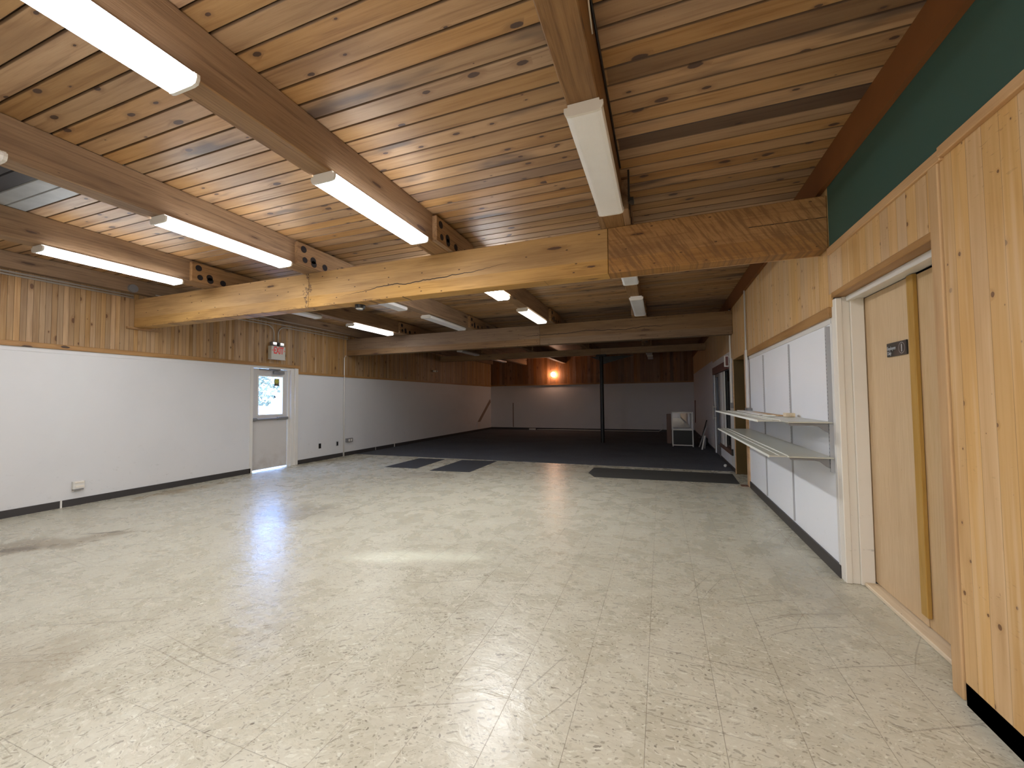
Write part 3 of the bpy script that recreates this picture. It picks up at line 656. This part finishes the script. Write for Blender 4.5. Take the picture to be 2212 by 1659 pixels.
# ================================================================= LIGHT FIXTURES
G_F = 'tube light fixtures under the ceiling beams'
def fixture(cx, y0, y1, state, label, flip=False):
    """wraparound tube light: housing pan, prismatic diffuser, two end caps"""
    y0, y1, cx = y0*1.025, y1*1.025, cx*1.012
    t = thing('ceiling_light', (cx, (y0+y1)/2, ZT-0.07), label, 'ceiling light', G_F)
    zt = ZT
    B(cx-0.082, cx+0.082, y0+0.004, y1-0.004, zt-0.016, zt, bev=0.003).build('housing', M_whitep, t)
    prof = [(-0.100, zt-0.018), (-0.102, zt-0.036), (-0.094, zt-0.056), (-0.07, zt-0.062), (0.07, zt-0.062), (0.094, zt-0.056), (0.102, zt-0.036), (0.100, zt-0.018)]
    mat = {'on': M_lit, 'on2': M_lit2, 'on3': M_lit3, 'on4': M_lit4, 'dim': M_dim, 'off': M_unlit}[state]
    MB().prism([(cx+a, b) for a, b in prof], 'y', y0+0.016, y1-0.016).build('diffuser', mat, t)
    cap = [(-0.105, zt-0.016), (-0.106, zt-0.038), (-0.096, zt-0.060), (-0.07, zt-0.066), (0.07, zt-0.066), (0.096, zt-0.060), (0.106, zt-0.038), (0.105, zt-0.016), (0.085, zt-0.016), (0.085, zt-0.001), (-0.085, zt-0.001), (-0.085, zt-0.016)]
    for ya, yb in ((y0, y0+0.016), (y1-0.016, y1)):
        MB().prism([(cx+a, b) for a, b in cap], 'y', ya, yb).build('end_cap', M_whitep, t)
    return t
# front bay
fixture(-2.13, 0.0, 1.235, 'on4', 'biggest burning tube light, cut by the top left of the photo')
fixture(-2.15, 2.09, 3.27, 'on', 'burning tube light on the middle beam just before the front cross beam')
fixture(-3.93, 2.09, 3.31, 'on', 'slim burning light under the second beam from the left')
fixture(-5.77, 2.07, 3.31, 'on', 'lowest left burning light over the left wall panelling')
fixture(-0.35, 2.06, 3.32, 'off', 'large unlit grey fixture nearest the green wall')
fixture(-3.88, 0.0, 1.22, 'off', 'fixture whose end just shows at the left photo edge')
# middle bay
fixture(-0.34, 4.35, 5.50, 'off', 'unlit fixture right behind the front cross beam, nearest right wall')
fixture(-0.32, 6.37, 7.65, 'off', 'unlit fixture before the second cross beam, nearest right wall')
fixture(-2.21, 4.40, 5.62, 'on2', 'bright burning light seen just below the front cross beam')
fixture(-2.20, 6.45, 7.68, 'dim', 'half lit fixture with visible dim tubes before the second cross beam')
fixture(-4.05, 4.45, 5.65, 'off', 'unlit bluish fixture beyond the front beam beside the smoke detector')
fixture(-4.03, 6.32, 7.75, 'off', 'long unlit grey fixture between the burning one and the half lit one')
fixture(-5.86, 4.45, 5.62, 'off', 'unlit fixture mirroring blue daylight above the exit sign')
fixture(-5.86, 6.42, 7.70, 'on4', 'burning light near the left wall before the second cross beam')
# rear bays
fixture(-5.90, 11.2, 12.45, 'off', 'unlit fixture in the dark rear bay close to the left wall')
fixture(-5.98, 14.0, 15.25, 'off', 'long dark fixture beyond the rear cross beam')
fixture(-0.34, 13.4, 14.65, 'off', 'upper one of two dark fixtures right of the black post')
fixture(-0.33, 15.2, 16.4, 'off', 'lower one of two dark fixtures right of the black post')
# unseen fixtures added behind the camera to brighten the front of the hall
fixture(-4.03, -4.2, -3.0, 'on', 'added unseen burning light behind the camera on the left beam')
fixture(-2.20, -2.9, -1.7, 'on', 'added unseen burning light behind the camera on the middle beam')

fixture(-0.36, -1.7, -0.5, 'on3', 'added unseen burning light behind the camera on the right beam')
fixture(-0.36, -3.4, -2.2, 'on3', 'added unseen burning light furthest behind the camera on the right beam')

# warm lamp on the far wall
t = thing('wall_lamp', (-4.5, YF-0.02, 2.50), 'small round glowing warm lamp on the rear wall panelling', 'lamp')
MB().tube([(-4.5, YF-0.019, 2.5), (-4.5, YF-0.05, 2.5)], 0.06, 18).build('base', M_whitep, t)
mb = MB(); bmesh.ops.create_uvsphere(mb.bm, u_segments=20, v_segments=14, radius=0.105, matrix=Matrix.Translation((-4.5, YF-0.15, 2.5))); mb.build('globe', M_bulb, t, smooth=True)

# ================================================================= WALL FITTINGS
def pipe(path, r, label, cat='conduit', mat=None, name='conduit_pipe', group=None, seg=8):
    o = MB().tube(path, r, seg).build(name, mat or M_metal, None, smooth=True)
    return tag(o, label, cat, group)
G_C = 'steel conduits along the left wall'
xw = XL+0.045
pipe([(xw, YN+0.02, 3.045), (xw, Y1-0.03, 3.045)], 0.012, 'upper steel conduit running along the left wall to the front beam', group=G_C)
pipe([(xw, YN+0.02, 3.010), (xw, Y1-0.03, 3.010)], 0.012, 'lower steel conduit running along the left wall to the front beam', group=G_C)
tag(MB().tube([(XL+0.131, 3.72, 3.13), (XL+0.17, 3.72, 3.13)], 0.06, 18).build('junction_box', M_steel_d), 'round grey junction box above the left end of the front beam', 'junction box')
def bend(y, zt, yv, zb, side):
    r = 0.16; pts = [(xw, y, zt)]
    cyy = yv - side*r
    for i in range(9):
        a = math.pi/2*i/8; pts.append((xw, cyy + side*r*math.sin(a), zt - r + r*math.cos(a)))
    pts.append((xw, yv, zb)); return pts
pipe(bend(Y1+BT+0.03, 2.985, 6.19, 2.640, 1), 0.010, 'conduit bending down from the left into the exit sign', group=G_C)
pipe(bend(9.0, 2.985, 6.29, 2.640, -1), 0.010, 'conduit bending down from the right into the exit sign', group=G_C)
pipe([(xw+0.03, Y1+BT+0.03, 3.03), (xw+0.03, Y2-0.02, 3.03)], 0.011, 'straight conduit above the exit sign between both cross beams', group=G_C)
pipe([(XL+0.14, Y1+BT+0.03, 3.10), (XL+0.14, Y2-0.02, 3.10)], 0.008, 'thin conduit furthest from the wall above the exit sign', group=G_C)
pipe([(XL+0.025, 8.22, 0.0), (XL+0.025, 8.22, 2.50), (XL+0.045, 8.25, 2.56)], 0.014, 'white painted pipe running down the left wall under the second beam', mat=M_paint)
# far left emergency light
t = thing('emergency_light', (XL+0.05, 12.6, 2.45), 'small twin head emergency light on the dark rear left wall', 'emergency light')
B(XL+0.019, XL+0.07, 12.5, 12.7, 2.40, 2.47, bev=0.006).build('body', M_whitep, t)
for yy in (12.53, 12.67): MB().tube([(XL+0.07, yy, 2.44), (XL+0.12, yy, 2.43)], [0.02, 0.035], 12).build('lamp_head', M_whitep, t)

# exit sign
EX = XL+0.12
t = thing('exit_sign', (EX, 6.24, 2.28), 'white EXIT sign with red letters and two lamp heads above the exit door', 'exit sign')
B(XL+0.019, EX, 6.075, 6.405, 2.285, 2.555, bev=0.006).build('sign_box', M_exitface, t)
MB().box(XL+0.02, EX+0.004, 6.07, 6.41, 2.278, 2.286).build('lower_rim', M_whitep, t)
for yy in (6.165, 6.335):
    hd = MB().box(EX-0.10, EX-0.02, yy-0.055, yy+0.055, 2.562, 2.645, bev=0.012).build('lamp_head', M_steel_d, t)
    MB().box(EX-0.02, EX-0.012, yy-0.045, yy+0.045, 2.572, 2.635, bev=0.003).build('lamp_lens', M_chrome, hd)
    MB().box(EX-0.07, EX-0.05, yy-0.012, yy+0.012, 2.556, 2.564).build('neck', M_steel_d, hd)
def text(s_, size, loc, rot, mat, parent, name='lettering', ext=0.001, align='CENTER', sx=1.0, bold=0.0):
    cu = bpy.data.curves.new(name, 'FONT'); cu.body = s_; cu.size = size; cu.extrude = ext; cu.align_x = align; cu.align_y = 'CENTER'
    cu.offset = size*bold; cu.materials.append(mat); tmp = bpy.data.objects.new('tmp', cu); C.objects.link(tmp)
    dg = bpy.context.evaluated_depsgraph_get(); me = bpy.data.meshes.new_from_object(tmp.evaluated_get(dg))
    bpy.data.objects.remove(tmp); o = bpy.data.objects.new(name, me); C.objects.link(o)
    o.location = loc; o.rotation_euler = rot; o.scale = (sx, 1, 1)
    if parent is not None:
        o.parent = parent
        if PWORLD.get(parent.name): o.matrix_parent_inverse = PWORLD[parent.name].inverted()
    return o
RL = (math.pi/2, 0, math.pi/2)          # facing +X
text('EXIT', 0.20, (EX+0.0022, 6.24, 2.46), RL, M_red, t, sx=0.56, bold=0.03)
text('<', 0.09, (EX+0.0022, 6.105, 2.46), RL, M_red, t); text('>', 0.09, (EX+0.0022, 6.375, 2.46), RL, M_red, t)

# outlets on the left wall
t = thing('outlet_box', (XL, 3.225, 0.22), 'white surface outlet box low on the left wall near the photo edge', 'outlet')
B(XL, XL+0.055, 3.165, 3.285, 0.225, 0.335, bev=0.006).build('box_body', M_whitep, t)
MB().box(XL+0.055, XL+0.063, 3.18, 3.272, 0.305, 0.325, bev=0.002).box(XL+0.055, XL+0.061, 3.185, 3.268, 0.25, 0.272).build('cover', M_cream, t)
MB().box(XL+0.005, XL+0.06, 3.17, 3.27, 0.212, 0.224).build('socket_shade', M_steel_d, t)
t = thing('wall_outlet', (XL, 7.47, 0.29), 'black wall outlet left of the other, right of the exit door', 'outlet')
B(XL, XL+0.008, 7.435, 7.505, 0.285, 0.400, bev=0.002).build('cover_plate', M_blackp, t)
t = thing('wall_outlet', (XL, 8.02, 0.29), 'grey wall outlet closest to the white vertical pipe', 'outlet')
pl = B(XL, XL+0.008, 7.985, 8.055, 0.285, 0.395, bev=0.002).build('cover_plate', M_steel_d, t)
B(XL+0.008, XL+0.011, 8.0, 8.04, 0.30, 0.38).build('socket', M_blackp, pl)
t = thing('outlet_box', (XL, 8.4, 0.33), 'grey double outlet box just right of the white vertical pipe', 'outlet')
B(XL, XL+0.05, 8.30, 8.52, 0.345, 0.44, bev=0.004).build('box_body', M_steel_d, t)
for yy in (8.38, 8.46): B(XL+0.05, XL+0.054, yy-0.025, yy+0.025, 0.36, 0.42).build('socket', M_whitep, t)

# smoke detector under the front beam
t = thing('smoke_detector', (-3.40, Y1+0.135, ZB-0.001), 'round black and chrome detector under the front beam', 'detector')
MB().tube([(-3.40, Y1+0.135, ZB-0.001), (-3.40, Y1+0.135, ZB-0.045)], [0.062, 0.055], 20).build('body', M_blackp, t)
MB().tube([(-3.40, Y1+0.135, ZB-0.0455), (-3.40, Y1+0.135, ZB-0.056)], [0.050, 0.035], 20).build('cover', M_chrome, t)

# right wall conduits
t = thing('wall_conduit', (XR, 7.0, 1.2), 'conduit dropping from the ceiling beside the white shelf wall', 'conduit')
MB().tube([(XR-0.04, 7.03, 2.12), (XR-0.04, 7.03, 3.04)], 0.012, 10).build('pipe', M_metal, t)
B(XR-0.055, XR-0.032, 6.99, 7.07, 1.24, 2.12, bev=0.003).build('raceway', M_paint, t)
B(XR-0.07, XR-0.002, 6.90, 7.08, 1.14, 1.235, bev=0.004).build('switch_box', M_steel_d, t)
t = thing('wall_conduit', (XR, 8.5, 1.2), 'second conduit left of the passage doorway, towards the window', 'conduit')
MB().tube([(XR-0.04, 8.50, 1.30), (XR-0.04, 8.50, 3.04)], 0.014, 10).build('pipe', M_paint, t)
B(XR-0.06, XR-0.017, 8.47, 8.53, 1.2, 1.3, bev=0.003).build('switch_box', M_steel_d, t)
tag(B(XR-0.045, XR-0.015, 8.62, 8.70, 0.30, 0.42, bev=0.003).build('wall_outlet', M_blackp), 'black outlet low between window and passage doorway', 'outlet')
# dark exit sign over the window, seen edge on
t = thing('exit_sign', (1.18, 8.74, 2.0), 'unlit dark sign box projecting above the shop window', 'exit sign')
B(1.165, 1.245, 8.70, 8.75, 1.99, 2.20, bev=0.006).build('sign_box', M_whitep, t)
B(1.185, 1.232, 8.695, 8.70, 2.01, 2.185).build('sign_face', M_redbrown, t)
B(1.245, XR-0.0165, 8.715, 8.735, 2.06, 2.12).build('mounting_arm', M_steel_d, t)
# cables on the right purlin
pipe([(-0.235, 0.9, 3.225), (-0.25, 1.55, 3.20), (-0.266, 1.8, 3.17), (-0.266, 1.88, 3.13)], 0.004, 'thin white cable hanging on the right ceiling beam', 'cable', M_whitep, 'hanging_cable')
pipe([(-0.266, -2.0, 3.26), (-0.266, 1.9, 3.26), (-0.266, 3.32, 3.265)], 0.007, 'black cable clipped along the side of the right ceiling beam', 'cable', M_blackp, 'black_cable')
tag(MB().box(-0.214, -0.20, 3.36, 3.40, ZT+0.005, ZC-0.02).box(-0.20, -0.17, 3.34, 3.42, ZT+0.002, ZT+0.03).build('steel_strap', M_black), 'black strap on the splice of the right ceiling beam', 'strap')

# sign on the door leaf
SX = XR+0.175
t = thing('door_sign', (SX, 3.33, 1.66), 'black plastic sign with white lettering on the veneer door', 'sign')
B(SX-0.010, SX-0.0005, 3.212, 3.448, 1.660, 1.752, bev=0.003).build('plate', M_blackp, t)
RR = (math.pi/2, 0, -math.pi/2)         # facing -X
M_grey = plain('grey_print', (0.42, 0.43, 0.45), 0.5)
text('Employees', 0.034, (SX-0.0115, 3.437, 1.715), RR, M_grey, t, align='LEFT', sx=0.72)
text('Only', 0.034, (SX-0.0115, 3.437, 1.683), RR, M_grey, t, align='LEFT', sx=0.72)
mb = MB(); N_ = 28
for i in range(N_):
    a0, a1 = 2*math.pi*i/N_, 2*math.pi*(i+1)/N_
    q = [mb.bm.verts.new((SX-0.0115, 3.263+r_*math.cos(a), 1.706+r_*math.sin(a))) for r_, a in ((0.033, a0), (0.036, a0), (0.036, a1), (0.033, a1))]
    mb.bm.faces.new(q)
mb.box(SX-0.012, SX-0.011, 3.258, 3.268, 1.682, 1.73); mb.build('round_emblem', M_grey, t)

# ================================================================= SHELVES on the white wall
def shelf(z, label, y_end, x_front, notch, sag=0.0):
    t = thing('wall_shelf', (XR-0.01, (3.9+y_end)/2, z-0.02), label, 'shelf', 'shelves on the white hardboard wall')
    B(0.968, XR-0.016, 3.87, y_end, z-0.008, z+0.004, bev=0.001).build('shelf_panel', M_shelf, t)
    B(x_front, 0.962, notch, y_end+0.03, z-0.010, z+0.002, bev=0.001).build('front_panel', M_shelf, t)
    MB().box(x_front-0.006, x_front, notch, y_end+0.03, z-0.014, z+0.006).box(0.962, 0.968, notch, y_end+0.03, z-0.009, z+0.008).build('edge_strip', M_shelfe, t)
    MB().box(0.905, 0.911, notch+0.02, y_end, z+0.002, z+0.006).build('edge_strip', M_shelfe, t)
    for yb in (3.905, 4.985, 6.12):
        MB().prism([(XR-0.035, z-0.012), (XR-0.035, z-0.085), (XR-0.055, z-0.075), (XR-0.10, z-0.036), (XR-0.14, z-0.030), (0.99, z-0.030), (0.98, z-0.022), (0.98, z-0.010)], 'y', yb-0.005, yb+0.005).build('bracket', M_steel_d if yb < 3.95 else M_whitep, t)
    return t
shelf(1.195, 'upper long greenish shelf with loose scraps lying on it', 6.95, 0.80, 4.10)
shelf(0.915, 'lower long greenish shelf, empty, below the other', 7.05, 0.835, 3.90)
M_upr = plain('zinc_upright', (0.42, 0.42, 0.43), 0.45)
for i, yb in enumerate((3.905, 4.985, 6.12)):
    lab = ('slotted steel shelf upright closest to the cream door jamb', 'middle slotted shelf upright on the white wall', 'slotted shelf upright nearest the passage doorway')[i]
    hw = 0.012 if i == 0 else 0.006
    o = MB().box(XR-(0.030 if i == 0 else 0.014), XR-0.0002, yb-hw, yb+hw, 0.80 if i == 0 else 0.12, 1.96 if i == 0 else 1.95)
    u_ = tag(o.build('shelf_upright', M_upr), lab, 'shelf upright', 'slotted uprights holding the shelves')
    mb = MB()
    xf = XR-(0.030 if i == 0 else 0.014)
    for j in range(36): mb.box(xf-0.0008, xf-0.0002, yb-0.003, yb+0.003, 0.83+j*0.03, 0.842+j*0.03)
    so = mb.build('slot', M_blackp, u_); so['kind'] = 'stuff'
# scraps on the upper shelf
zt = 1.2
tag(B(1.02, 1.10, 5.05, 6.7, zt+0.001, zt+0.014, bev=0.002, rot=Matrix.Rotation(-0.03, 4, 'Z')).build('trim_scrap', M_paint), 'long white trim piece lying on the upper shelf', 'trim scrap')
tag(B(0.99, 1.08, 4.72, 4.86, zt+0.001, zt+0.016, bev=0.004).build('wood_scrap', M_shelfe), 'small pale block at the near end of the white trim piece', 'block')
tag(B(1.13, 1.20, 4.9, 6.2, zt+0.001, zt+0.008, rot=Matrix.Rotation(0.02, 4, 'Z')).build('wood_scrap', M_cap), 'flat pinkish wooden lath behind the white trim piece', 'lath')
tag(B(1.16, 1.24, 4.70, 4.80, zt+0.001, zt+0.038, bev=0.003).build('small_box', M_ply), 'little tan box against the wall on the upper shelf', 'box')

# ================================================================= FLOOR ITEMS
def mat_(pts, label, m, grp):
    o = MB().prism(pts, 'z', 0.0005, 0.004).build('floor_mat', m); return tag(o, label, 'floor mat', grp)
mat_([(-5.50, 7.14), (-4.74, 7.18), (-4.82, 8.48), (-5.50, 8.46)], 'left one of the two dark inlaid mats by the carpet edge', M_mat, 'dark mats set in the tile floor')
mat_([(-4.34, 7.04), (-3.50, 7.12), (-3.52, 8.57), (-4.37, 8.50)], 'right one of the two dark inlaid mats by the carpet edge', M_mat, 'dark mats set in the tile floor')
mat_([(-1.31, 7.72), (-1.14, 7.34), (1.17, 7.44), (1.20, 8.37), (-1.30, 8.35)], 'long grey mat with a cut corner in front of the passage doorway', M_mat2, 'dark mats set in the tile floor')

# white framed display cabinet
cx0, cx1, cy0, cy1, cz0, cz1 = 0.293, 0.852, 12.60, 13.02, 0.03, 0.985
t = thing('display_cabinet', ((cx0+cx1)/2, 12.8, 0.004), 'white framed glass display cabinet standing on the rear carpet', 'display cabinet')
e = 0.028
mb = MB()
for xx in (cx0, cx1-e):
    for yy in (cy0, cy1-e): mb.box(xx, xx+e, yy, yy+e, 0.004, cz1)
for zz in (cz0, 0.47, cz1-e):
    for yy in (cy0, cy1-e): mb.box(cx0+e, cx1-e, yy, yy+e, zz, zz+e)
    for xx in (cx0, cx1-e): mb.box(xx, xx+e, cy0+e, cy1-e, zz, zz+e)
mb.build('frame', M_paint, t)
MB().box(cx0+e, cx1-e, cy1-0.02, cy1-0.014, 0.5, cz1-e).build('glass_back', M_pane, t)
MB().box(cx0+0.010, cx0+0.014, cy0+e, cy1-e, 0.5, cz1-e).build('glass_side', M_pane, t)
MB().box(cx1-0.014, cx1-0.010, cy0+e, cy1-e, 0.5, cz1-e).build('glass_side', M_pane, t)
MB().box(cx0+e, cx1-e, cy0+0.02, cy1-e, 0.472, 0.478).build('inner_shelf', M_shelf, t)
MB().box(cx0+e, cx1-e, cy0+0.012, cy0+0.018, cz0+e, 0.468).build('dark_opening', M_black, t)  # black sheet stands in for the darkness of the open lower half
# low crate beside it against the far wall, leaning scraps
tag(MB().box(0.16, 0.29, 13.4, 13.7, 0.004, 0.90, bev=0.004).build('shelf_unit', M_brownsill), 'dim brown shelf unit half hidden behind the display cabinet', 'shelf unit')
def lean(x0, y, x1, zt, th, label, m, w=0.05):
    mb = MB(); mb.prism([(x0, 0.005), (x0+th, 0.005), (x1+th, zt), (x1, zt)], 'y', y, y+w); return tag(mb.build('leaning_board', m), label, 'board', 'boards leaning at the rear right')
lean(1.00, 12.00, 1.07, 0.38, 0.035, 'pale short board standing at the right of the cabinet', M_paint)
lean(1.09, 12.25, 1.12, 0.36, 0.025, 'thin grey board just right of the pale one', M_steel_d)
lean(0.98, 12.6, 1.19, 0.62, 0.03, 'dark board tilted against the right wall behind the pale ones', M_steel_d)
lean(1.02, 12.9, 1.22, 0.75, 0.03, 'dark longest board tilted against the right wall', M_dark)
tag(MB().box(1.05, 1.26, 13.05, 13.6, 0.005, 0.22, bev=0.02).build('storage_bin', M_black), 'black low bin against the right wall beside the boards', 'bin')
tag(MB().prism([(1.20, 0.45), (1.235, 0.45), (1.25, 1.30), (1.215, 1.30)], 'y', 16.9, 16.93).build('wooden_stick', M_redbrown), 'dark red stick on the rear right wall', 'stick')
# debris
mb = MB(); bmesh.ops.create_icosphere(mb.bm, subdivisions=2, radius=0.03, matrix=Matrix.Translation((1.19, 9.15, 0.03)))
for v in mb.bm.verts: v.co += Vector((random.uniform(-.006, .006), random.uniform(-.006, .006), random.uniform(-.004, .004)))
tag(mb.build('crumpled_paper', M_whitep), 'crumpled white scrap on the carpet by the window wall', 'litter')
# rear corner strips, cable and power strip
tag(MB().prism([(16.28, 0.42), (16.55, 0.42), (17.74, 1.28), (17.66, 1.42)], 'x', XL+0.001, XL+0.012).build('leaning_strip', plain('faded_brown_strip', (0.26, 0.19, 0.15), 0.6)), 'brown slanting strip on the left wall near the rear corner', 'strip')
tag(B(XL+0.0, XL+0.03, 16.20, 16.50, 0.12, 0.42).build('vent_cover', M_white_far), 'small pale cover below the slanting strip', 'cover')
tag(B(-6.49, -6.455, YF-0.012, YF-0.0005, 0.12, 1.24).build('wall_strip', M_brownsill), 'narrow upright brown strip on the rear white wall', 'strip')
pipe([(-5.3, YF-0.10, 0.03), (-4.0, YF-0.07, 0.035), (-2.5, YF-0.08, 0.02), (-1.0, YF-0.09, 0.03), (-0.1, YF-0.10, 0.03), (0.05, YF-0.06, 0.12), (0.06, YF-0.03, 0.35)], 0.012, 'white cable lying along the foot of the rear wall', 'cable', M_whitep, 'floor_cable')
t = thing('power_strip', (-5.5, YF-0.12, 0.004), 'white power strip on the carpet at the left end of the cable', 'power strip')
B(-5.66, -5.36, YF-0.16, YF-0.07, 0.005, 0.07, bev=0.008).build('body', M_whitep, t)
